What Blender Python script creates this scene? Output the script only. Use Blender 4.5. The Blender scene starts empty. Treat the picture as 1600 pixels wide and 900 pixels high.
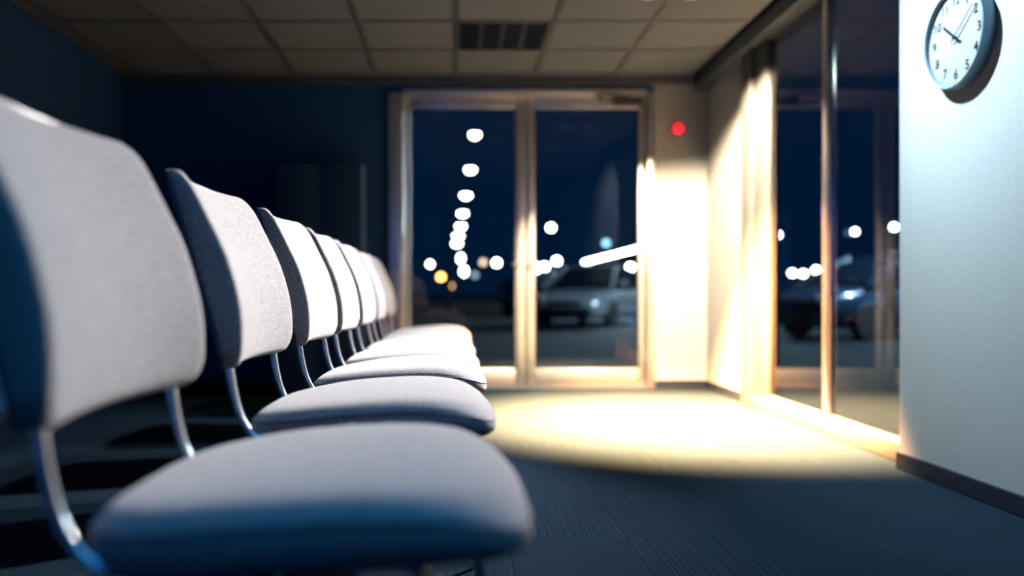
import bpy, bmesh, math, random
from mathutils import Vector, Matrix
S = bpy.context.scene
C = S.collection
random.seed(7)
PI = math.pi

# ---------------------------------------------------------------- camera
F = 1300.0; VX, VY = 711.0, 460.0; EYE = 0.68
cam_d = bpy.data.cameras.new('camera')
cam = bpy.data.objects.new('camera', cam_d); C.objects.link(cam)
cam.location = (0, 0, EYE); cam.rotation_euler = (PI/2, 0, 0)
cam_d.sensor_width = 36; cam_d.lens = 36*F/1600
cam_d.shift_x = (800-VX)/1600; cam_d.shift_y = (VY-450)/1600
cam_d.clip_start = 0.05; cam_d.clip_end = 600
cam_d.dof.use_dof = True; cam_d.dof.focus_distance = 2.08; cam_d.dof.aperture_fstop = 1.2
S.camera = cam
S.view_settings.view_transform = 'Standard'; S.view_settings.look = 'None'
S.view_settings.exposure = 0.0; S.view_settings.gamma = 1.0

# ---------------------------------------------------------------- world and large lights
W = bpy.data.worlds.new('night_sky'); S.world = W; W.use_nodes = True
bg = W.node_tree.nodes['Background']
bg.inputs['Color'].default_value = (0.02, 0.30, 1.0, 1); bg.inputs['Strength'].default_value = 0.030

def area(name, loc, target, size, size_y, color, watts, spread=PI):
    d = bpy.data.lights.new(name, 'AREA'); d.shape = 'RECTANGLE'; d.size = size; d.size_y = size_y
    d.color = color; d.energy = watts; d.spread = spread
    o = bpy.data.objects.new(name, d); C.objects.link(o); o.location = loc
    o.rotation_euler = (Vector(target)-Vector(loc)).to_track_quat('-Z', 'Y').to_euler()
    return o
# added blue fill behind the camera, lifts the shadows to navy
area('blue_fill_back', (-1.65, -2.9, 1.2), (-0.6, 3.0, 1.0), 1.4, 2.0, (0.012, 0.25, 1.0), 13)
# added blue fill from overhead, tints the near floor and chairs
area('blue_fill_top', (0.6, 0.6, 2.22), (0.55, 0.65, 0), 2.2, 2.8, (0.04, 0.40, 0.95), 24, math.radians(110))

# ---------------------------------------------------------------- helpers
def obj(name, bm, mat, parent=None, smooth=True, angle=40):
    me = bpy.data.meshes.new(name)
    bmesh.ops.remove_doubles(bm, verts=bm.verts, dist=1e-6)
    bmesh.ops.recalc_face_normals(bm, faces=bm.faces)
    bm.to_mesh(me); bm.free()
    mats = mat if isinstance(mat, (list, tuple)) else [mat]
    for m in mats: me.materials.append(m)
    if smooth:
        me.shade_smooth()
        try: me.set_sharp_from_angle(angle=math.radians(angle))
        except Exception: pass
    o = bpy.data.objects.new(name, me); C.objects.link(o)
    if parent: o.parent = parent
    return o
def thing(name, label, cat, loc=(0, 0, 0), rz=0, group=None):
    o = bpy.data.objects.new(name, None); C.objects.link(o)
    o.empty_display_size = 0.1
    o.location = loc; o.rotation_euler = (0, 0, rz); tag(o, label, cat, group); return o
def tag(o, label, cat, group=None):
    o['label'] = label; o['category'] = cat
    if group: o['group'] = group
    return o
def struct_empty(name, loc=(0, 0, 0)):
    o = bpy.data.objects.new(name, None); C.objects.link(o); o.location = loc; o['kind'] = 'structure'; return o
def struct(name, bm, mat, smooth=False):
    o = obj(name, bm, mat, None, smooth); o['kind'] = 'structure'; return o
def copy_tree(o, parent=None):
    c = o.copy(); C.objects.link(c)
    if parent: c.parent = parent
    for ch in list(o.children): copy_tree(ch, c)
    return c
def add_box(bm, a, b, bevel=0.0, seg=2):
    a, b = Vector(a), Vector(b)
    lo = Vector(map(min, a, b)); hi = Vector(map(max, a, b))
    t = bmesh.new()
    r = bmesh.ops.create_cube(t, size=1)
    for v in t.verts:
        v.co = Vector([(lo[i]+hi[i])/2 + v.co[i]*(hi[i]-lo[i]) for i in range(3)])
    if bevel > 0:
        bmesh.ops.bevel(t, geom=t.edges[:], offset=bevel, segments=seg, affect='EDGES', profile=0.5)
    merge(bm, t)
def merge(bm, t, M=None):
    vs = []
    for v in t.verts: vs.append(bm.verts.new(M @ v.co if M else v.co))
    t.verts.index_update()
    for f in t.faces:
        try: nf = bm.faces.new([vs[v.index] for v in f.verts]); nf.material_index = f.material_index
        except ValueError: pass
    t.free()
def box(a, b, bevel=0.0, seg=2):
    bm = bmesh.new(); add_box(bm, a, b, bevel, seg); return bm
def rings(bm, loops, cap0=True, cap1=True, closed=False):
    L = [[bm.verts.new(p) for p in lp] for lp in loops]
    n = len(L[0]); m = len(L)
    for i in range(m if closed else m-1):
        A, B = L[i], L[(i+1) % m]
        for j in range(n):
            k = (j+1) % n
            try: bm.faces.new((A[j], A[k], B[k], B[j]))
            except ValueError: pass
    if not closed:
        if cap0: bm.faces.new(L[0][::-1])
        if cap1: bm.faces.new(L[-1])
def add_tube(bm, pts, r, n=10, caps=True):
    pts = [Vector(p) for p in pts]
    loops = []; up = None
    for i, p in enumerate(pts):
        d = (pts[min(i+1, len(pts)-1)] - pts[max(i-1, 0)]).normalized()
        if up is None:
            up = d.orthogonal().normalized()
        else:
            up = (up - d*up.dot(d)).normalized()
        s = d.cross(up)
        rr = r[i] if isinstance(r, (list, tuple)) else r
        loops.append([p + (up*math.cos(2*PI*k/n) + s*math.sin(2*PI*k/n))*rr for k in range(n)])
    rings(bm, loops, caps, caps)
def tube(pts, r, n=10):
    bm = bmesh.new(); add_tube(bm, pts, r, n); return bm
def add_lathe(bm, prof, n=32, M=None):
    # prof: list of (radius, height) along +Z
    loops = [[Vector((r*math.cos(2*PI*k/n), r*math.sin(2*PI*k/n), z)) for k in range(n)] for r, z in prof]
    if M: loops = [[M @ p for p in lp] for lp in loops]
    rings(bm, loops)
def lathe(prof, n=32, M=None):
    bm = bmesh.new(); add_lathe(bm, prof, n, M); return bm
def smooth_path(pts, sub=6):
    # Catmull-Rom through the points
    P = [Vector(p) for p in pts]; P = [P[0]*2-P[1]] + P + [P[-1]*2-P[-2]]
    out = []
    for i in range(1, len(P)-2):
        for k in range(sub):
            t = k/sub
            a, b, c, d = P[i-1], P[i], P[i+1], P[i+2]
            out.append(0.5*((2*b)+(c-a)*t+(2*a-5*b+4*c-d)*t*t+(3*b-a-3*c+d)*t**3))
    out.append(P[-2]); return out
def interp(x, tab):
    if x <= tab[0][0]: return tab[0][1]
    for (x0, y0), (x1, y1) in zip(tab, tab[1:]):
        if x <= x1:
            t = (x-x0)/(x1-x0); return y0+(y1-y0)*t
    return tab[-1][1]
def sinterp(x, tab):
    # smooth (Catmull-Rom) version of interp on nonuniform knots
    n = len(tab)
    if x <= tab[0][0]: return tab[0][1]
    if x >= tab[-1][0]: return tab[-1][1]
    for i in range(n-1):
        x0, y0 = tab[i]; x1, y1 = tab[i+1]
        if x <= x1:
            def sl(k):
                a = tab[max(k-1, 0)]; b = tab[min(k+1, n-1)]; return (b[1]-a[1])/(b[0]-a[0])
            h = x1-x0; t = (x-x0)/h; m0, m1 = sl(i)*h, sl(i+1)*h
            return (2*t**3-3*t*t+1)*y0+(t**3-2*t*t+t)*m0+(-2*t**3+3*t*t)*y1+(t**3-t*t)*m1

# ---------------------------------------------------------------- materials
def mat(name, color, rough=0.5, metal=0.0, emit=None, estr=0.0, spec=0.5, coat=0.0, sheen=0.0):
    m = bpy.data.materials.new(name); m.use_nodes = True
    b = m.node_tree.nodes['Principled BSDF']
    b.inputs['Base Color'].default_value = (*color, 1); b.inputs['Roughness'].default_value = rough
    b.inputs['Metallic'].default_value = metal; b.inputs['Specular IOR Level'].default_value = spec
    b.inputs['Coat Weight'].default_value = coat
    b.inputs['Sheen Weight'].default_value = sheen
    if emit:
        b.inputs['Emission Color'].default_value = (*emit, 1); b.inputs['Emission Strength'].default_value = estr
    return m
def noise_color(m, c0, c1, scale, vec='Object', detail=4, stretch=(1, 1, 1), bump=0.0, lo=0.3, hi=0.7, bdist=0.001):
    nt = m.node_tree; b = nt.nodes['Principled BSDF']
    tc = nt.nodes.new('ShaderNodeTexCoord'); mp = nt.nodes.new('ShaderNodeMapping')
    mp.inputs['Scale'].default_value = stretch
    nz = nt.nodes.new('ShaderNodeTexNoise'); nz.inputs['Scale'].default_value = scale; nz.inputs['Detail'].default_value = detail
    rp = nt.nodes.new('ShaderNodeValToRGB')
    rp.color_ramp.elements[0].position = lo; rp.color_ramp.elements[0].color = (*c0, 1)
    rp.color_ramp.elements[1].position = hi; rp.color_ramp.elements[1].color = (*c1, 1)
    nt.links.new(tc.outputs[vec], mp.inputs['Vector']); nt.links.new(mp.outputs['Vector'], nz.inputs['Vector'])
    nt.links.new(nz.outputs['Fac'], rp.inputs['Fac']); nt.links.new(rp.outputs['Color'], b.inputs['Base Color'])
    if bump:
        bp = nt.nodes.new('ShaderNodeBump'); bp.inputs['Strength'].default_value = bump; bp.inputs['Distance'].default_value = bdist
        nt.links.new(nz.outputs['Fac'], bp.inputs['Height']); nt.links.new(bp.outputs['Normal'], b.inputs['Normal'])
    return m
def glass_mat(name, tint, ior=1.5, boost=1.0):
    m = bpy.data.materials.new(name); m.use_nodes = True; nt = m.node_tree
    nt.nodes.remove(nt.nodes['Principled BSDF'])
    out = nt.nodes['Material Output']
    tr = nt.nodes.new('ShaderNodeBsdfTransparent'); tr.inputs['Color'].default_value = (*tint, 1)
    gl = nt.nodes.new('ShaderNodeBsdfGlossy'); gl.inputs['Roughness'].default_value = 0.0
    fr = nt.nodes.new('ShaderNodeFresnel'); fr.inputs['IOR'].default_value = ior
    mu = nt.nodes.new('ShaderNodeMath'); mu.operation = 'MULTIPLY'; mu.inputs[1].default_value = boost; mu.use_clamp = True
    mx = nt.nodes.new('ShaderNodeMixShader')
    nt.links.new(fr.outputs[0], mu.inputs[0]); nt.links.new(mu.outputs[0], mx.inputs[0])
    nt.links.new(tr.outputs[0], mx.inputs[1]); nt.links.new(gl.outputs[0], mx.inputs[2])
    nt.links.new(mx.outputs[0], out.inputs['Surface'])
    return m

M = {}
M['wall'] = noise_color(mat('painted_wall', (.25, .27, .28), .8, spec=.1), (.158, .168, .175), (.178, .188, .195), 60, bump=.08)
M['dark_wall'] = noise_color(mat('navy_shade_wall', (.008, .03, .06), .7, spec=.2), (.004, .030, .10), (.005, .036, .115), 40, bump=.05)  # walls out of the light; their navy shade is put into the colour
M['carpet'] = noise_color(mat('carpet_tile', (.01, .01, .01), 1.0, spec=.0), (.003, .0062, .0105), (.009, .0168, .026), 1.0,
                          stretch=(210, .7, 1), detail=1.5, bump=.4, lo=.40, hi=.66, bdist=.0015)
M['subfloor'] = mat('subfloor', (.02, .025, .03), .95)
M['tile'] = noise_color(mat('mineral_ceiling_tile', (.085, .105, .125), .9, spec=.0), (.076, .095, .113), (.094, .115, .137), 90, bump=.2)
M['tee'] = mat('ceiling_tee', (.035, .04, .05), .5, spec=.3)
M['trim'] = mat('dark_trim', (.02, .03, .045), .5)
M['base'] = mat('dark_baseboard', (.004, .008, .016), .6, spec=.1)
M['alu'] = noise_color(mat('brushed_aluminium', (.62, .60, .57), .38, 1.0), (.55, .53, .51), (.66, .64, .62), 3, stretch=(60, 60, 1))
M['base_alu'] = noise_color(mat('satin_base_rail', (.10, .095, .09), .5, .5), (.085, .08, .075), (.115, .11, .105), 4, stretch=(60, 3, 60))
M['post_alu'] = noise_color(mat('satin_post_aluminium', (.04, .04, .04), .5, .0, spec=.25), (.035, .036, .038), (.046, .047, .049), 4, stretch=(60, 60, 3))
M['chrome'] = mat('chromed_steel', (.80, .80, .82), .24, 1.0)
M['fabric'] = noise_color(mat('light_grey_fabric', (.6, .58, .57), .92, spec=.15, sheen=.15), (.130, .126, .126), (.275, .264, .262), 260, detail=3, bump=.25, lo=.32, hi=.66, bdist=.0006)
M['seam'] = mat('dark_seam', (.03, .035, .045), .8)
M['shell'] = noise_color(mat('dark_plastic_shell', (.012, .025, .045), .42), (.007, .026, .065), (.009, .032, .078), 200, bump=.05)
M['rubber'] = mat('black_rubber', (.012, .014, .018), .7)
M['glass'] = glass_mat('door_glass', (.93, .96, .97))
M['glass_tint'] = glass_mat('partition_glass', (.80, .92, .95), 1.5, 1.8)
M['black'] = mat('black_plastic', (.010, .013, .018), .4)
M['clock_face'] = mat('clock_face_white', (.12, .125, .13), 1.0, spec=0)
M['clock_rim'] = mat('clock_rim_steel', (.08, .15, .21), .4, .4)
M['ink'] = mat('clock_ink', (.004, .006, .008), 1.0, spec=0)
M['grey_ink'] = mat('clock_hand_grey', (.03, .035, .04), 1.0, spec=0)
M['louvre'] = mat('louvre_dark_aluminium', (.03, .045, .06), .4, .6)
M['housing'] = mat('fixture_housing', (.02, .03, .045), .6)
M['tubeoff'] = mat('unlit_tube', (.5, .5, .5), .3)
M['white_metal'] = mat('white_enamel', (.75, .75, .74), .4)
M['cabinet'] = noise_color(mat('dark_cabinet_laminate', (.014, .024, .04), .7, spec=.1), (.006, .022, .06), (.008, .028, .07), 4, stretch=(20, 20, 1))
M['red'] = mat('red_glowing_lens', (.6, .02, .03), .25, emit=(1.0, .018, .03), estr=1.6)
M['asphalt'] = noise_color(mat('asphalt', (.015, .02, .028), .95, spec=.05), (.011, .015, .022), (.02, .026, .035), 3, bump=.2)
M['concrete'] = noise_color(mat('concrete_step', (.12, .12, .12), .8), (.10, .10, .10), (.15, .15, .15), 8)
M['pole'] = mat('painted_steel_pole', (.008, .014, .024), .9, .0, spec=0)
M['car_silver'] = mat('silver_car_paint', (.55, .60, .66), .25, .5, coat=1.0)
M['car_dark'] = mat('dark_car_paint', (.02, .042, .08), .2, .3, coat=1.0)
M['car_glass'] = mat('car_glass', (.006, .010, .016), .04, spec=.8)
M['tyre'] = mat('tyre_rubber', (.008, .009, .011), .8)
M['head'] = mat('car_headlight_lens', (.7, .75, .8), .08, .3)
M['tail'] = mat('car_tail_lens', (.35, .02, .02), .15)
def lens(name, color, s):
    return mat(name, (.8, .8, .8), .3, emit=color, estr=s)
M['l_warm'] = lens('lamp_warm_white', (1, .86, .62), 26)
M['l_white'] = lens('lamp_white', (1, .98, .92), 26)
M['l_cool'] = lens('lamp_cool_white', (.62, .90, 1), 26)
M['l_orange'] = lens('lamp_orange', (1, .40, .07), 16)
M['l_amber'] = lens('lamp_amber', (1, .55, .22), 4.0)
M['l_beige'] = lens('lamp_dim_beige', (.9, .66, .45), 3.2)
M['l_grey'] = lens('lamp_dim_grey', (.30, .48, .56), 1.6)
M['l_blue'] = lens('lamp_dim_blue', (.25, .62, .95), 4.0)
M['l_teal'] = lens('lamp_faint_blue', (.04, .22, .42), 1.2)
M['l_red'] = lens('lamp_dim_red', (.9, .35, .28), 2.0)
M['spot_lens'] = lens('downlight_lens', (1, .8, .5), 3)
M['spot_cool'] = lens('downlight_lens_neutral', (1, .97, .93), 3)

# ================================================================= ROOM SHELL
ZC = 2.25; YF = 6.02; XR = 1.82; XL = -2.4; YB = -3.0
TL = 0.57                                           # ceiling module
# floor
struct('floor', box((XL, YB, -.12), (XR+.2, YF+.1, -.012)), M['subfloor'])
floor = bpy.data.objects['floor']
ct = 0.335
tb = box((-ct/2+.0004, -ct/2+.0004, -.012), (ct/2-.0004, ct/2-.0004, 0), .0008, 1)
proto = None; nx = 13; x0 = 1.82-nx*ct
for i in range(nx):
    for j in range(-1, 18):
        if proto is None:
            proto = obj('carpet_tile', tb, M['carpet'], floor, False); o = proto
        else:
            o = proto.copy(); C.objects.link(o)
        o.location = (x0+(i+.5)*ct, YF-.005-(j+1.5)*ct+ct, 0)
        o.rotation_euler = (0, 0, (PI/2 if (i+j) % 2 else 0) + (PI if random.random() < .5 else 0))
# ceiling: slab, tiles, tees
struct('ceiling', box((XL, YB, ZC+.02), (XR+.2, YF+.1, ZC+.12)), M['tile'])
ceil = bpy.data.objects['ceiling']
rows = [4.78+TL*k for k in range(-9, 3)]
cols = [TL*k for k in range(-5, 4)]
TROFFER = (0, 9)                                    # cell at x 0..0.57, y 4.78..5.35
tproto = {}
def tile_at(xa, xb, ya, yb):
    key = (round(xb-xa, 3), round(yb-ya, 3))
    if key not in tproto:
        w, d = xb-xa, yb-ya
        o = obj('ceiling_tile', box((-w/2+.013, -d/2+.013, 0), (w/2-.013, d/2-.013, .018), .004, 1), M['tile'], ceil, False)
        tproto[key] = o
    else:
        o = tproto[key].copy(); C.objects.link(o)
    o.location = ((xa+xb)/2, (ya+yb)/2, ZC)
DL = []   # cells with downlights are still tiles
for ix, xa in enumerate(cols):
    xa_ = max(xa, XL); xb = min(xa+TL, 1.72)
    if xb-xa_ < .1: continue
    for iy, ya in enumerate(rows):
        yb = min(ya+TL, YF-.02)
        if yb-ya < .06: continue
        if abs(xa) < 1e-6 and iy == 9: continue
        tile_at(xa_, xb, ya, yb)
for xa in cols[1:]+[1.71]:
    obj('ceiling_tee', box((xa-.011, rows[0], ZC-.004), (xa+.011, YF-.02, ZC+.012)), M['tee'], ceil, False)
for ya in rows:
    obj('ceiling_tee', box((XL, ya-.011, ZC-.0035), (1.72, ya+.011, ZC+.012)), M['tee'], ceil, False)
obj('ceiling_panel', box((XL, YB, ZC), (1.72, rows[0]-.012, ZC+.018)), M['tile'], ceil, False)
# walls
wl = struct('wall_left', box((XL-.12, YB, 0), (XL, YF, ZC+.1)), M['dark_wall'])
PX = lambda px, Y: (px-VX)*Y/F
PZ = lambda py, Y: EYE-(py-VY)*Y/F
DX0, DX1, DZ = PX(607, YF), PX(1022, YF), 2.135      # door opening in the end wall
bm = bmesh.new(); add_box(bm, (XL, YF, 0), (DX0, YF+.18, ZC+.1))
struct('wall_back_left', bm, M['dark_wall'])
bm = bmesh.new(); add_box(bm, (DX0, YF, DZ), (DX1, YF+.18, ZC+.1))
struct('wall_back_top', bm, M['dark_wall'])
bm = bmesh.new(); add_box(bm, (DX1, YF, 0), (XR+.2, YF+.18, ZC+.1))
struct('wall_back_right', bm, M['wall'])
YP1, YP0 = 5.16, 4.81                                # corner post, far and near side
struct('wall_right_far', box((XR, YP1, 0), (XR+.14, YF, ZC+.1)), M['wall'])
YW = 3.25
struct('wall_right_near', box((1.735, YB, 0), (1.735+.23, YW, ZC+.1), .004, 2), M['wall'])
# skirting
bb = M['base']
struct('baseboard_near', box((1.722, YB, 0), (1.735, YW+.002, .066), .003, 2), bb)
struct('baseboard_right', box((XR-.013, YP1, 0), (XR, YF-.013, .062), .003, 2), bb)
struct('baseboard_back_right', box((DX1+.005, YF-.013, 0), (XR, YF, .062), .003, 2), bb)
struct('baseboard_back_left', box((XL, YF-.013, 0), (DX0-.005, YF, .062), .003, 2), bb)
struct('baseboard_left', box((XL, YB, 0), (XL+.013, YF-.013, .062), .003, 2), bb)
# dark cornice along the glazed side and the end wall
struct('trim_1', box((1.72, YW, ZC-.10), (XR+.1, YF-.02, ZC+.02), .004, 1), M['trim'])
struct('trim_2', box((XL, YF-.03, ZC-.055), (1.72, YF, ZC+.0), .004, 1), M['trim'])

# ---------------------------------------------------------------- glazed door pair in the end wall
YD = YF+.03                                           # leaf front face
fr = struct_empty('trim_3')                           # the fixed door frame
a = M['alu']
obj('jamb', box((DX0, YF-.03, 0), (PX(631, YF), YF+.12, DZ), .006, 2), a, fr)
obj('jamb', box((PX(1011, YF), YF-.03, 0), (DX1, YF+.12, DZ), .006, 2), a, fr)
obj('head_jamb', box((PX(631, YF), YF-.03, DZ-.012), (PX(1011, YF), YF+.12, DZ+.03), .006, 2), a, fr)
obj('threshold', box((DX0, YF-.02, -.004), (DX1, YF+.16, .008), .003, 1), M['trim'], fr)
def leaf(name, xa, xb, sl, sr, hinge_x, handle_x, hs):
    d = struct_empty(name, ((xa+xb)/2, YD, 0)); cx = (xa+xb)/2
    L = lambda x: x-cx
    z0, z1, zr, zt = .014, DZ-.016, .140, DZ-.105
    obj('stile', box((L(xa), 0, z0), (L(sl), .05, z1), .006, 2), a, d)
    obj('stile', box((L(sr), 0, z0), (L(xb), .05, z1), .006, 2), a, d)
    obj('rail', box((L(sl), .002, z0), (L(sr), .048, zr), .004, 2), a, d)
    obj('rail', box((L(sl), .002, zt), (L(sr), .048, z1), .004, 2), a, d)
    gb = bmesh.new()                                  # rubber glazing bead
    for (p, q) in (((L(sl), .01, zr), (L(sl)+.006, .04, zt)), ((L(sr)-.006, .01, zr), (L(sr), .04, zt)),
                   ((L(sl), .01, zr), (L(sr), .04, zr+.006)), ((L(sl), .01, zt-.006), (L(sr), .04, zt))): add_box(gb, p, q)
    obj('glazing_bead', gb, M['rubber'], d, False)
    g = bmesh.new(); v = [g.verts.new(p) for p in ((L(sl)+.004, .025, zr+.004), (L(sr)-.004, .025, zr+.004), (L(sr)-.004, .025, zt-.004), (L(sl)+.004, .025, zt-.004))]
    g.faces.new(v); obj('glass_pane', g, M['glass'], d, False)
    for z in (.25, 1.05, 1.85):
        obj('hinge', tube([(L(hinge_x), -.006, z-.05), (L(hinge_x), -.006, z+.05)], .009, 10), a, d)
    bm = bmesh.new(); hx = L(handle_x)
    add_box(bm, (hx-.016, -.008, .80), (hx+.016, 0, .98), .003, 1)
    hp = obj('handle_plate', bm, a, d)
    obj('lever', tube(smooth_path([(hx, -.006, .90), (hx, -.04, .90), (hx+hs*.012, -.052, .90), (hx+hs*.03, -.054, .90), (hx+hs*.055, -.05, .898)], 4), .008, 8), M['chrome'], hp)
    return d
xm = PX(821, YF)
leaf('door_1', PX(632, YF), xm-.002, PX(641, YF), PX(806, YF), PX(631, YF), PX(812, YF), -1)
d2 = leaf('door_2', xm+.002, PX(1010, YF), PX(836, YF), PX(1000, YF), PX(1011, YF), PX(829, YF), 1)
# door closer on the right leaf
cxd = (xm+.002+PX(1010, YF))/2
cl = obj('door_closer', box((PX(962, YF)-cxd, -.05, 2.045), (PX(1004, YF)-cxd, -.002, 2.10), .006, 2), M['black'], d2)
obj('closer_arm', tube(smooth_path([(PX(985, YF)-cxd, -.03, 2.10), (PX(960, YF)-cxd, -.07, 2.115), (PX(938, YF)-cxd, -.085, 2.118), (PX(934, YF)-cxd, -.09, 2.10), (PX(938, YF)-cxd, -.085, 2.07), (PX(960, YF)-cxd, -.06, 2.062)], 5), .010, 8), M['black'], cl)

# ---------------------------------------------------------------- glazed side wall
win = struct_empty('window_1')
XG = 1.825
obj('corner_post', box((XG-.055, 4.99, 0), (XG+.06, YP1+.0, ZC), .008, 3), M['post_alu'], win)
obj('window_frame', box((XG-.03, YP0, .08), (XG+.05, 4.99, ZC-.09), .006, 2), M['post_alu'], win)
obj('base_rail', box((XG-.035, 4.06, 0), (XG+.06, 4.99, .080), .004, 2), M['base_alu'], win)
obj('base_rail', box((XG-.035, YW, 0), (XG+.06, 4.055, .080), .004, 2), M['base_alu'], win)
obj('glazing_ledge', box((XG-.018, YW, .080), (XG+.02, YP0, .094), .002, 1), M['base_alu'], win)
obj('mullion', box((XG-.028, 4.035, .08), (XG+.02, 4.080, ZC-.09), .012, 4), M['chrome'], win)
for ya, yb in ((YW-.3, 4.04), (4.075, YP0+.005)):
    g = bmesh.new(); v = [g.verts.new(p) for p in ((XG, ya, .09), (XG, yb, .09), (XG, yb, ZC-.09), (XG, ya, ZC-.09))]
    g.faces.new(v); obj('glass_pane', g, M['glass_tint'], win, False)

# ================================================================= FITTINGS
# unlit louvred ceiling light
t = thing('ceiling_light', 'unlit square louvred ceiling light set among the ceiling tiles', 'ceiling light', (TL/2, 4.78+TL/2, ZC))
hb = bmesh.new(); w = TL/2-.012
for p, q in (((-w, -w, .0), (-w+.006, w, .09)), ((w-.006, -w, .0), (w, w, .09)), ((-w, -w, .0), (w, -w+.006, .09)), ((-w, w-.006, .0), (w, w, .09)), ((-w, -w, .085), (w, w, .09))): add_box(hb, p, q)
obj('housing', hb, M['housing'], t, False)
fb = bmesh.new()
for p, q in (((-w, -w, -.004), (-w+.018, w, .0)), ((w-.018, -w, -.004), (w, w, .0)), ((-w, -w, -.004), (w, -w+.018, .0)), ((-w, w-.018, -.004), (w, w, .0))): add_box(fb, p, q)
obj('light_frame', fb, M['louvre'], t, False)
n = 4
for i in range(n):
    xc = -w+.018+(i+.5)*(2*w-.036)/n
    obj('fluorescent_tube', tube([(xc, -w+.03, .055), (xc, w-.03, .055)], .008, 8), M['tubeoff'], t)
for i in range(n-1):
    xc = -w+.018+(i+1)*(2*w-.036)/n
    b2 = bmesh.new(); add_box(b2, (xc-.012, -w+.012, .0), (xc+.012, w-.012, .045)); obj('louvre_divider', b2, M['louvre'], t, False)
bl = None
for j in range(13):
    yc = -w+.02+(j+.5)*(2*w-.04)/13
    if bl is None:
        b2 = bmesh.new(); add_box(b2, (-w+.014, -.0015, .001), (w-.014, .0015, .04)); bl = obj('louvre_blade', b2, M['louvre'], t, False); o = bl
    else:
        o = bl.copy(); C.objects.link(o)
    o.location = (0, yc, 0)

# recessed downlights, each with its own light; pool and chair ones are added
def spot(parent, loc, aim, color, watts, half, blend, size):
    d = bpy.data.lights.new('lamp_beam', 'SPOT'); d.color = color; d.energy = watts
    d.spot_size = 2*math.radians(half); d.spot_blend = blend; d.shadow_soft_size = size
    o = bpy.data.objects.new('lamp_beam', d); C.objects.link(o); o.parent = parent
    o.location = loc; o.rotation_euler = Vector(aim).to_track_quat('-Z', 'Y').to_euler()
def downlight(x, y, label, lensm, beams):
    t = thing('recessed_downlight', label, 'downlight', (x, y, ZC), 0, 'recessed ceiling downlights')
    obj('trim_ring', lathe([(.030, -.0045), (.050, -.0055), (.055, -.003), (.055, -.001), (.030, -.001), (.030, -.0045)], 28), M['white_metal'], t)
    obj('lamp_lens', lathe([(.0295, -.0020), (.02, -.0028), (.001, -.003)], 20), lensm, t)
    for b in beams: spot(t, *b)
    return t
WARM = (1.0, .62, .28)
downlight(1.25, 4.36, 'warm recessed downlight in the ceiling near the glazing, washing the white corner', M['spot_lens'], [
    ((0, 0, -.02), (.20, .36, -1), (1, .74, .46), 3300, 51, .40, .02)])
downlight(1.02, 4.36, 'added warm ceiling spot that makes the pool of light on the carpet', M['spot_lens'], [  # extra spot added to brighten the floor apart from the walls
    ((0, 0, -.02), (.10, .08, -1), (1, .40, .13), 105000, 36, 1.0, .03)])
downlight(1.05, 3.12, 'neutral recessed downlight in the ceiling beside the wall with the clock', M['spot_cool'], [
    ((0, 0, -.02), (.67, -.50, -1.10), (.68, .91, 1.0), 720, 52, 1.0, .03)])
downlight(1.35, 4.00, 'added neutral ceiling spot brightening the near chairs of the row', M['spot_cool'], [  # extra spot added to brighten the nearer chairs
    ((0, 0, -.02), (-1.73, -1.43, -1.53), (1, .93, .92), 3000, 32, 1.0, .04)])
downlight(1.10, 4.25, 'added neutral ceiling spot brightening the far chairs of the row', M['spot_cool'], [  # extra spot added to brighten the farther chairs
    ((0, 0, -.02), (-1.5, -.45, -1.5), (.92, .95, 1.0), 1150, 34, .8, .04)])

# red beacon on the end wall
by = PX(1058, YF); bz = PZ(202, YF)
t = thing('alarm_beacon', 'round red glowing beacon high on the end wall right of the doors', 'alarm light', (by, YF, bz))
R = Matrix.Rotation(PI/2, 4, 'X')                      # +Z -> -Y
obj('beacon_base', lathe([(.001, 0), (.052, 0), (.052, .012), (.044, .02), (.001, .02)], 28, R), M['black'], t)
obj('beacon_lens', lathe([(.040, .02), (.040, .030), (.034, .042), (.020, .050), (.001, .053)], 28, R), M['red'], t)

# dark cabinet by the end wall
t = thing('storage_cabinet', 'tall dark cabinet against the end wall left of the glass doors', 'cabinet', (PX(500, 5.65), 5.80, 0))
cw, chh = (PX(564, 5.6)-PX(430, 5.6))/2, PZ(253, 5.6)
obj('carcass', box((-cw, -.18, .05), (cw, .19, chh), .004, 2), M['cabinet'], t)
obj('plinth', box((-cw+.02, -.16, 0), (cw-.02, .17, .05)), M['black'], t)
for s in (-1, 1):
    d = obj('cabinet_door', box((s*.002, -.20, .055), (s*(cw-.002), -.181, chh-.012), .003, 2), M['cabinet'], t)
    obj('handle', tube([(s*.03, -.202, .85), (s*.03, -.225, .86), (s*.03, -.225, .98), (s*.03, -.202, .99)], .005, 8), M['pole'], d)

# ---------------------------------------------------------------- wall clock
CY = 2.835; CZ = PZ(55, CY*.99); CR = .172; XW = 1.735
t = thing('wall_clock', 'round white wall clock with black numerals and a dark steel rim', 'clock', (XW, CY, CZ))
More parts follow.
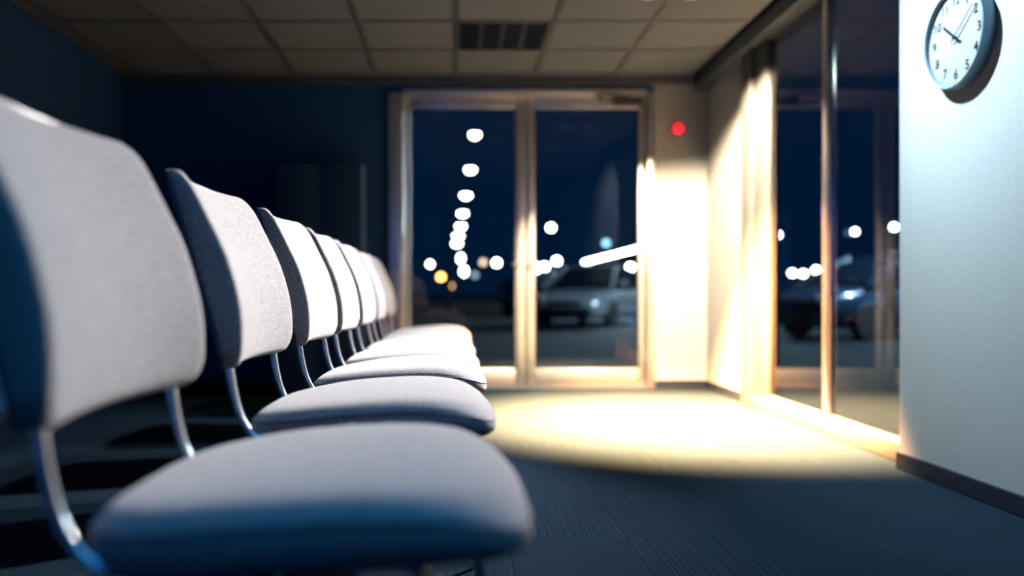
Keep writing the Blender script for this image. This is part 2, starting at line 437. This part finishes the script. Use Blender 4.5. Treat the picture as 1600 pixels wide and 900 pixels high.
# local frame: u to the viewer's right (-Y), v up (Z), w out of the wall (-X)
K = Matrix(((0, 0, -1, 0), (-1, 0, 0, 0), (0, 1, 0, 0), (0, 0, 0, 1)))
obj('rim', lathe([(CR-.011, .006), (CR-.011, .036), (CR-.009, .042), (CR-.005, .045), (CR-.001, .042), (CR, .034), (CR, .002), (CR-.011, .002), (CR-.011, .006)], 72, K), M['clock_rim'], t)
obj('dial', lathe([(.001, .002), (CR-.0105, .002), (CR-.0105, .028), (.001, .028)], 72, K), M['clock_face'], t)
def text_mesh(s, size):
    cu = bpy.data.curves.new('t', 'FONT'); cu.body = s; cu.size = size; cu.offset = .0010; cu.align_x = 'CENTER'; cu.align_y = 'CENTER'
    to = bpy.data.objects.new('t', cu); C.objects.link(to)
    dg = bpy.context.evaluated_depsgraph_get(); me = bpy.data.meshes.new_from_object(to.evaluated_get(dg))
    bpy.data.objects.remove(to); bpy.data.curves.remove(cu); return me
for h in range(1, 13):
    me = text_mesh(str(h), .046); an = 2*PI*h/12
    me.transform(Matrix.Translation((math.sin(an)*.126, math.cos(an)*.126, .0286)))
    me.transform(K); me.materials.append(M['ink'])
    o = bpy.data.objects.new('numeral', me); C.objects.link(o); o.parent = t
bm = bmesh.new()
for k in range(60):
    an = 2*PI*k/60; ln = .008 if k % 5 == 0 else .004; wd = .0016 if k % 5 == 0 else .0009
    R2 = Matrix.Rotation(-an, 4, 'Z'); q = bmesh.new(); add_box(q, (-wd, .157-ln, .0281), (wd, .157, .0287)); merge(bm, q, K @ R2)
obj('minute_marks', bm, M['ink'], t, False)['kind'] = 'stuff'
def hand(name, deg, prof, z, m):
    b = bmesh.new(); R2 = Matrix.Rotation(-math.radians(deg), 4, 'Z')
    lo = [b.verts.new(K @ R2 @ Vector((x, y, z))) for x, y in prof]; hi = [b.verts.new(K @ R2 @ Vector((x, y, z+.0012))) for x, y in prof]
    b.faces.new(lo[::-1]); b.faces.new(hi)
    for i in range(len(lo)): b.faces.new((lo[i], lo[(i+1) % len(lo)], hi[(i+1) % len(lo)], hi[i]))
    obj(name, b, m, t, False)
hand('hour_hand', 309, [(-.006, -.036), (.006, -.036), (.0048, .0), (.0042, .088), (-.0042, .088), (-.0048, 0)], .031, M['ink'])
hand('minute_hand', 52, [(-.003, -.02), (.003, -.02), (.0022, .130), (-.0022, .130)], .036, M['grey_ink'])
obj('hand_hub', lathe([(.001, .028), (.006, .028), (.006, .039), (.003, .041), (.001, .041)], 16, K), M['ink'], t)

# ================================================================= CHAIRS
HALF = .235                                            # half width along Y
FRONT = [(.548, -.372), (.56, -.358), (.615, -.353), (.67, -.358), (.745, -.379), (.80, -.405), (.855, -.433), (.880, -.448), (.893, -.456)]
REAR = [(.548, -.392), (.56, -.394), (.62, -.408), (.70, -.434), (.80, -.462), (.893, -.487)]
def back_outline():
    pts = []                                            # rounded rectangle, tighter corners on top
    zt, zb = .893, .550
    for (cy, cz, rr, a0) in ((HALF-.032, zt-.028, .030, 0), (-(HALF-.032), zt-.028, .030, 90), (-(HALF-.045), zb+.045, .045, 180), (HALF-.045, zb+.045, .045, 270)):
        for k in range(9):
            an = math.radians(a0+90*k/8); pts.append((cy+rr*math.cos(an), cz+rr*math.sin(an)))
    # subdivide the straight runs
    out = []
    for i, p in enumerate(pts):
        q = pts[(i+1) % len(pts)]; d = math.dist(p, q); m = max(1, int(d/.03))
        for k in range(m): out.append((p[0]+(q[0]-p[0])*k/m, p[1]+(q[1]-p[1])*k/m))
    return out
def concave(y): return .036*((y/HALF)**2-1)
MID = .10
def back_surface(front=True):
    bm = bmesh.new(); ol = back_outline(); cz = .72; loops = []
    if front:
        sc = [(.02, 1), (.2, 1), (.4, 1), (.6, 1), (.75, 1), (.86, 1), (.92, .995), (.955, .96), (.978, .88), (.992, .76), (.999, .60), (1.0, .45), (1.0, .25), (.996, .1), (.985, .0)]
    else:
        sc = [(.985, .04), (.999, .0), (1.0, -.25), (.995, -.6), (.98, -.85), (.95, -1), (.85, -1), (.7, -1), (.5, -1), (.25, -1), (.02, -1)]
    for s, g in sc:
        lp = []
        for y, z in ol:
            yy, zz = y*s, cz+(z-cz)*s
            f, r = sinterp(zz, FRONT), sinterp(zz, REAR)
            m = r+(f-r)*MID
            x = m+(f-m)*g if front else (m+(m-r)*g)
            lp.append(Vector((x+concave(yy), yy, zz)))
        loops.append(lp)
    rings(bm, loops)
    return bm
def back_seam():
    bm = bmesh.new(); pts = []
    for y, z in back_outline():
        yy, zz = y*1.0, .72+(z-.72)*1.0
        f, r = sinterp(zz, FRONT), sinterp(zz, REAR)
        pts.append(Vector((r+(f-r)*MID+concave(yy), yy, zz)))
    loops = []
    for i, p in enumerate(pts):
        d = (pts[(i+1) % len(pts)]-pts[i-1]).normalized(); u = Vector((1, 0, 0)); u = (u-d*u.dot(d)).normalized(); s = d.cross(u)
        loops.append([p+(u*math.cos(2*PI*k/6)+s*math.sin(2*PI*k/6))*.0018 for k in range(6)])
    rings(bm, loops, closed=True); return bm
SX0, SX1 = -.372, .078                                 # seat back and front
SEAM = [(-.372, .452), (-.30, .463), (-.20, .476), (-.08, .483), (.0, .479), (.045, .467), (.078, .452)]
def seat_outline(n=80):
    pts = []
    cx, hx = (SX0+SX1)/2, (SX1-SX0)/2
    for k in range(n):
        an = 2*PI*k/n; c, s = math.cos(an), math.sin(an)
        x = math.copysign(abs(c)**(2/4.0), c)*hx; y = math.copysign(abs(s)**(2/4.0), s)*HALF*1.02
        if x < 0: y *= 1-.14*(x/hx)**2                  # narrower at the back
        pts.append((cx+x, y))
    return pts
def seat_z(x): return sinterp(x, SEAM)
def seat_cushion():
    bm = bmesh.new(); ol = seat_outline(); cx = (SX0+SX1)/2; loops = []
    prof = [(.02, .020), (.3, .0195), (.55, .019), (.72, .0185), (.82, .0175), (.88, .0155), (.93, .0115), (.97, .0055), (1.0, 0), (1.01, -.007), (1.012, -.020), (1.003, -.033), (.98, -.041), (.92, -.044)]
    for s, dz in prof:
        lp = []
        for x, y in ol:
            xx, yy = cx+(x-cx)*s, y*s
            z0 = seat_z(cx+(x-cx)*min(s, 1))
            front = max(0, (xx-cx)/(SX1-cx))
            k = 1-.35*front**2 if dz < 0 else 1
            z = z0 + dz*k - (.004*(1-(yy/HALF)**2) if s < .9 else 0)*max(0, 1-s)
            lp.append(Vector((xx, yy, z)))
        loops.append(lp)
    rings(bm, loops); return bm
def seat_seam():
    bm = bmesh.new(); ol = seat_outline(); cx = (SX0+SX1)/2
    pts = [Vector((cx+(x-cx)*1.006, y*1.006, seat_z(x)-.003)) for x, y in ol]; loops = []
    for i, p in enumerate(pts):
        d = (pts[(i+1) % len(pts)]-pts[i-1]).normalized(); u = Vector((0, 0, 1)); u = (u-d*u.dot(d)).normalized(); s = d.cross(u)
        loops.append([p+(u*math.cos(2*PI*k/6)+s*math.sin(2*PI*k/6))*.0016 for k in range(6)])
    rings(bm, loops, closed=True); return bm
def seat_shell():
    bm = bmesh.new(); ol = seat_outline(); cx = (SX0+SX1)/2; loops = []
    for s, dz in ((.975, -.036), (.968, -.044), (.93, -.052), (.85, -.056), (.5, -.058), (.02, -.058)):
        lp = []
        for x, y in ol:
            xx, yy = cx+(x-cx)*s, y*s
            front = max(0, (xx-cx)/(SX1-cx)); k = 1-.30*front**2
            lp.append(Vector((xx, yy, seat_z(xx)+dz*k)))
        loops.append(lp)
    rings(bm, loops); return bm
def make_chair(label):
    t = thing('waiting_chair', label, 'chair', (0, 0, 0), 0, 'row of waiting room chairs')
    obj('seat', seat_cushion(), M['fabric'], t, angle=80)
    obj('seat_seam', seat_seam(), M['seam'], t)
    obj('seat_shell', seat_shell(), M['shell'], t, angle=60)
    obj('backrest', back_surface(True), M['fabric'], t, angle=80)
    obj('backrest_seam', back_seam(), M['seam'], t)
    obj('backrest_shell', back_surface(False), M['shell'], t, angle=60)
    yl = .182; yr = .150; r = .0068; zr = .412
    for s in (-1, 1):
        y = s*yl; yi = s*yr
        up = smooth_path([(-.428, y, .70), (-.412, y, .62), (-.393, y, .555), (-.385, y, .51), (-.371, y, .462), (-.345, y, .430), (-.305, y, .416), (-.255, s*.176, zr), (-.20, yi, zr)], 5)
        obj('back_tube', tube(up, r, 12), M['chrome'], t)
        obj('seat_rail', tube([(-.21, yi, zr), (-.14, yi, zr), (-.075, yi, zr+.002)], r, 12), M['chrome'], t)
        fl = smooth_path([(-.085, yi, zr+.002), (-.055, yi, zr+.002), (-.032, yi, zr-.008), (-.002, yi, zr-.034), (.022, yi+s*.002, zr-.066), (.038, yi+s*.008, zr-.13), (.056, yi+s*.035, .012)], 5)
        l1 = obj('leg', tube(fl, r, 12), M['chrome'], t)
        obj('foot_cap', tube([(.0552, yi+s*.0337, .022), (.0565, yi+s*.0352, .0005)], .0095, 10), M['rubber'], l1)
        rl = smooth_path([(-.17, yi, zr), (-.215, yi, zr-.004), (-.25, yi, zr-.035), (-.30, yi+s*.014, .22), (-.352, yi+s*.035, .012)], 5)
        l2 = obj('leg', tube(rl, r, 12), M['chrome'], t)
        obj('foot_cap', tube([(-.3495, yi+s*.0342, .022), (-.355, yi+s*.0358, .0005)], .0095, 10), M['rubber'], l2)
    for x in (-.19, -.09):
        obj('cross_bar', tube([(x, -yr, zr), (x, yr, zr)], .006, 10), M['chrome'], t)
    return t
CH = [(.965, 0.0, 'blurred light grey upholstered chair nearest the camera, at the front of the row'),
      (1.640, -.004, 'sharp light grey upholstered chair second from the camera in the row'),
      (2.265, .004, 'light grey upholstered chair third from the camera in the row'),
      (2.88, .002, 'light grey upholstered chair fourth from the camera in the row'),
      (3.49, .004, 'light grey upholstered chair fifth from the camera, in the middle distance'),
      (4.10, .004, 'light grey upholstered chair last but one at the far end of the row'),
      (4.71, .006, 'light grey upholstered chair at the far end of the row, nearest the glass doors')]
chair0 = make_chair(CH[0][2])
for i, (y, dx, lab) in enumerate(CH):
    c = chair0 if i == 0 else copy_tree(chair0)
    c.location = (dx, y, 0); c['label'] = lab
    c.rotation_euler = (0, 0, math.radians((0, .4, -.5, .3, -.3, .4, 0)[i]))

# ================================================================= OUTSIDE
struct('ground', box((-150, YF+.18, -.20), (200, 330, -.06)), M['asphalt'])
struct('ground_side', box((XR+.2, -20, -.20), (200, YF+.18, -.06)), M['asphalt'])
struct('trim_4', box((DX0-.4, YF+.18, -.06), (DX1+.4, YF+1.2, -.02), .01, 1), M['concrete'])
GZ = -.06
def street_lamp(px, py, Y, label, lm, w=.13, group='receding row of street lamps'):
    x, z = PX(px, Y), PZ(py, Y)
    t = thing('street_lamp', label, 'street lamp', (x, Y, GZ), 0, group); h = z-GZ
    obj('pole', tube([(-1.0, 0, 0), (-1.0, 0, h-.6), (-1.0, 0, h+.05)], [.09, .06, .05], 10), M['pole'], t)
    obj('arm', tube(smooth_path([(-1.0, 0, h), (-.8, 0, h+.12), (-.3, 0, h+.12)], 4), .035, 8), M['pole'], t)
    obj('lamp_head', box((-.32, -.12, h+.05), (w+.05, .12, h+.15), .03, 2), M['pole'], t)
    k = w*.62
    obj('lamp_lens', lathe([(w, h+.05), (w, h), (w*.85, h-k*.6), (w*.5, h-k), (.001, h-k*1.1)], 20), lm, t)
    return t
row = [(742, 211, 31.3), (735, 265, 40.0), (728, 305, 50.3), (723, 333, 61.4), (720, 353, 73), (716, 368, 85), (714, 380, 97.5)]
ordn = ['nearest and highest', 'second', 'third', 'fourth', 'fifth', 'sixth', 'farthest']
for i, (px, py, Y) in enumerate(row):
    street_lamp(px, py, Y, '%s street lamp in the receding row seen through the left door' % ordn[i], M['l_warm' if i < 2 else 'l_white'], w=.17*Y/31*(.92 if i > 2 else 1))
def post_lamp(px, py, Y, label, lm, rpx=3.2, tall=1.0, light=None):
    x, z = PX(px, Y), PZ(py, Y); r = rpx*1.45*Y/F; h = z-GZ
    t = thing('post_lamp', label, 'lamp', (x, Y, GZ))
    obj('post', tube([(0, 0, 0), (0, 0, h-r*1.1)], [.05, .035], 8), M['pole'], t)
    obj('lamp_collar', lathe([(.06, h-r*1.25), (r*.75, h-r*1.1), (r*.8, h-r*.85), (.06, h-r*.85)], 14), M['pole'], t)
    prof = [(max(.001, r*math.sin(PI*k/10)), h-r*tall*math.cos(PI*k/10)) for k in range(11)]
    obj('lamp_globe', lathe(prof, 18), lm, t)
    if light:
        d = bpy.data.lights.new('lamp_glow', 'POINT'); d.color = light[0]; d.energy = light[1]; d.shadow_soft_size = r*1.05
        o = bpy.data.objects.new('lamp_glow', d); C.objects.link(o); o.parent = t; o.location = (0, 0, h-r*1.6)
    return t
PL = [
 (672, 413, 80, 'pale yellow lamp standing farthest left in the left door', 'l_warm', 2.6),
 (689, 433, 95, 'bright orange lamp low in the left door', 'l_orange', 3.4),
 (704, 447, 110, 'dim amber lamp just below right of the bright orange one', 'l_amber', 2.8),
 (720, 404, 99, 'tall white lamp below the receding row in the left door', 'l_cool', 2.8),
 (725, 424, 88, 'white lamp low under the tall white one in the left door', 'l_white', 3.0),
 (742, 430, 85, 'dim grey lamp low in the left door', 'l_grey', 3.0),
 (755, 410, 92, 'dim beige lamp in the left door, left of a white one', 'l_beige', 3.0),
 (776, 411, 84, 'white lamp in the left door nearest the middle door post', 'l_white', 3.4),
 (861, 356, 45, 'white lamp standing highest in the right door', 'l_white', 3.4),
 (870, 408, 62, 'cool white lamp under the highest one in the right door', 'l_cool', 3.6),
 (851, 417, 70, 'white lamp left of the cool white one in the right door', 'l_white', 3.4),
 (838, 428, 78, 'white lamp in the right door touching the middle door post', 'l_white', 4.2),
 (947, 380, 58, 'pale blue lamp above the lit carport in the right door', 'l_blue', 3.4),
 (922, 418, 66, 'white lamp left of the lit carport', 'l_white', 3.6),
 (958, 421, 72, 'warm white lamp under the lit carport roof line', 'l_warm', 3.4),
 (985, 418, 64, 'white lamp at the right end under the carport', 'l_white', 3.8),
 (1215, 367, 52, 'white lamp at the far left edge of the side glazing', 'l_white', 3.0),
 (1238, 427, 80, 'leftmost of three low warm lamps behind the side glazing', 'l_warm', 3.0),
 (1255, 428, 84, 'middle one of three low warm lamps behind the side glazing', 'l_warm', 3.0),
 (1275, 422, 76, 'rightmost of three low warm lamps behind the side glazing', 'l_white', 3.0),
 (1310, 421, 74, 'white lamp just right of the slim mullion behind the side glazing', 'l_white', 2.8),
 (1336, 362, 46, 'white lamp high above the dark car behind the side glazing', 'l_white', 2.6),
 (1325, 364, 50, 'faint blue lamp left of the white one above the dark car', 'l_teal', 2.6),
 (1397, 355, 44, 'white lamp next to the clock wall edge behind the side glazing', 'l_white', 3.0),
]
for px, py, Y, lab, lm, rp in PL:
    post_lamp(px, py, Y, lab, M[lm], rp, 1.5 if 'tall' in lab else 1.0)
# lit carport
ca, cb = 40.0, 57.0; cxp = PX(1001, ca); cz = PZ(388, ca)
t = thing('carport', 'open carport with white light tubes seen through the right door', 'carport', (cxp, (ca+cb)/2, GZ))
h = cz-GZ
obj('roof', box((-.3, -9, h+.10), (3.2, 9, h+.28), .03, 1), M['pole'], t)
for y in (-8.6, -2.9, 2.9, 8.6):
    obj('post', tube([(2.6, y, 0), (2.6, y, h+.1)], .07, 8), M['pole'], t)
for k in range(6):
    y = -7.5+k*3
    obj('light_tube', box((-.12, y-1.3, h-.06), (.12, y+1.3, h+.08), .04, 2), M['l_cool' if k == 5 else 'l_white'], t)

# ---------------------------------------------------------------- cars
ST = [ # x, half width, sill z, belt z (body below the windows)
 (-2.18, .62, .42, .72), (-2.12, .76, .28, .86), (-1.9, .84, .22, .93), (-1.4, .88, .20, .95), (-.6, .90, .19, .93), (.3, .90, .19, .91),
 (.9, .89, .19, .90), (1.4, .87, .20, .84), (1.8, .83, .21, .77), (2.08, .74, .24, .68), (2.18, .58, .36, .58)]
RF = [(-1.95, .90, .93), (-1.55, .80, 1.14), (-1.15, .72, 1.34), (-.7, .66, 1.43), (-.1, .64, 1.46), (.35, .66, 1.42), (.75, .72, 1.24), (1.12, .80, 1.02), (1.35, .84, .88)]
def make_car(label, paint, loc, rz):
    t = thing('parked_car', label, 'car', loc, rz)
    bm = bmesh.new(); loops = []
    for x, w, z0, z1 in ST:
        c = []
        pr = [(-.86, z0), (-1.0, z0+(z1-z0)*.25), (-1.01, z0+(z1-z0)*.55), (-.95, z0+(z1-z0)*.86), (-.84, z1), (-.4, z1+.03), (0, z1+.04),
              (.4, z1+.03), (.84, z1), (.95, z0+(z1-z0)*.86), (1.01, z0+(z1-z0)*.55), (1.0, z0+(z1-z0)*.25), (.86, z0), (0, z0-.02)]
        loops.append([Vector((x, u*w, z)) for u, z in pr])
    rings(bm, loops); bmesh.ops.subdivide_edges(bm, edges=bm.edges[:], cuts=1, use_grid_fill=True, smooth=.5)
    obj('body', bm, paint, t, angle=50)
    bm = bmesh.new(); loops = []
    for x, w, z in RF:
        zb = .86
        loops.append([Vector((x, -w*1.0-.14*(z-zb)*0-.0, zb)) if False else Vector((x, -.84, zb)), Vector((x, -w-.03, (zb+z)/2)), Vector((x, -w+.03, z-.03)), Vector((x, -w*.6, z)), Vector((x, 0, z+.01)),
                      Vector((x, w*.6, z)), Vector((x, w-.03, z-.03)), Vector((x, w+.03, (zb+z)/2)), Vector((x, .84, zb))])
    rings(bm, loops); obj('cabin_glass', bm, M['car_glass'], t, angle=60)
    bm = bmesh.new(); loops = []                       # roof panel and the A/C pillars
    for x, w, z in RF[2:6]:
        loops.append([Vector((x, -w+.02, z-.03)), Vector((x, -w*.6, z+.012)), Vector((x, 0, z+.022)), Vector((x, w*.6, z+.012)), Vector((x, w-.02, z-.03))])
    rings(bm, loops); obj('roof', bm, paint, t, angle=60)
    for s in (-1, 1):
        obj('pillar', tube([(RF[k][0], s*(RF[k][1]-.005), RF[k][2]-.02) for k in (5, 6, 7, 8)], .035, 8), paint, t)
        obj('pillar', tube([(RF[k][0], s*(RF[k][1]-.005), RF[k][2]-.02) for k in (2, 1, 0)], .05, 8), paint, t)
        obj('pillar', tube([(-.15, s*.86, .90), (-.18, s*.76, 1.17), (-.2, s*.64, 1.43)], .03, 8), M['black'], t)
        obj('mirror', box((.78, s*.90, .95), (.92, s*1.06, 1.08), .03, 2), paint, t)
        obj('headlight', box((1.90, s*.48, .58), (2.12, s*.76, .71), .04, 2), M['head'], t)
        obj('tail_light', box((-2.17, s*.52, .68), (-2.04, s*.78, .84), .03, 2), M['tail'], t)
        for x in (-1.33, 1.32):
            RM = Matrix.Translation((x, s*.80, .31)) @ Matrix.Rotation(-s*PI/2, 4, 'X')
            wh = obj('wheel', lathe([(.20, -.10), (.29, -.10), (.315, -.07), (.315, .07), (.29, .10), (.20, .10)], 24, RM), M['tyre'], t)
            rb = bmesh.new(); add_lathe(rb, [(.001, .05), (.05, .07), (.05, .05), (.18, .06), (.205, .095), (.205, .04), (.001, .03)], 24, RM)
            obj('wheel_rim', rb, M['alu'], wh)
            obj('door_handle', box((-.62 if x < 0 else .12, s*.895, .78), (-.46 if x < 0 else .28, s*.925, .81), .008, 1), paint, t)
    obj('bumper', box((2.05, -.62, .26), (2.22, .62, .46), .06, 3), M['black'], t)
    obj('grille', box((2.08, -.40, .48), (2.19, .40, .60), .02, 2), M['black'], t)
    return t
make_car('pale silver car parked facing the doors, seen through the right door', M['car_silver'], (3.45, 20.5, GZ), math.radians(-118))
make_car('dark car parked behind the silver car, farther left in the right door', M['car_dark'], (3.0, 27.0, GZ), math.radians(-70))
make_car('dark glossy car seen through the side glazing beside the clock wall', M['car_dark'], (7.55, 14.3, GZ), math.radians(197))
post_lamp(1570, 60, 12.4, 'added lamp lighting the dark glossy car, unseen behind the clock wall', M['l_cool'], 5, 1, ((.6, .85, 1), 6500))  # added out of view to give the dark car its highlights
post_lamp(1060, 330, 24, 'added lamp lighting the silver car, unseen behind the white end wall', M['l_cool'], 5, 1, ((.6, .85, 1), 6000))  # added out of view to brighten the silver car
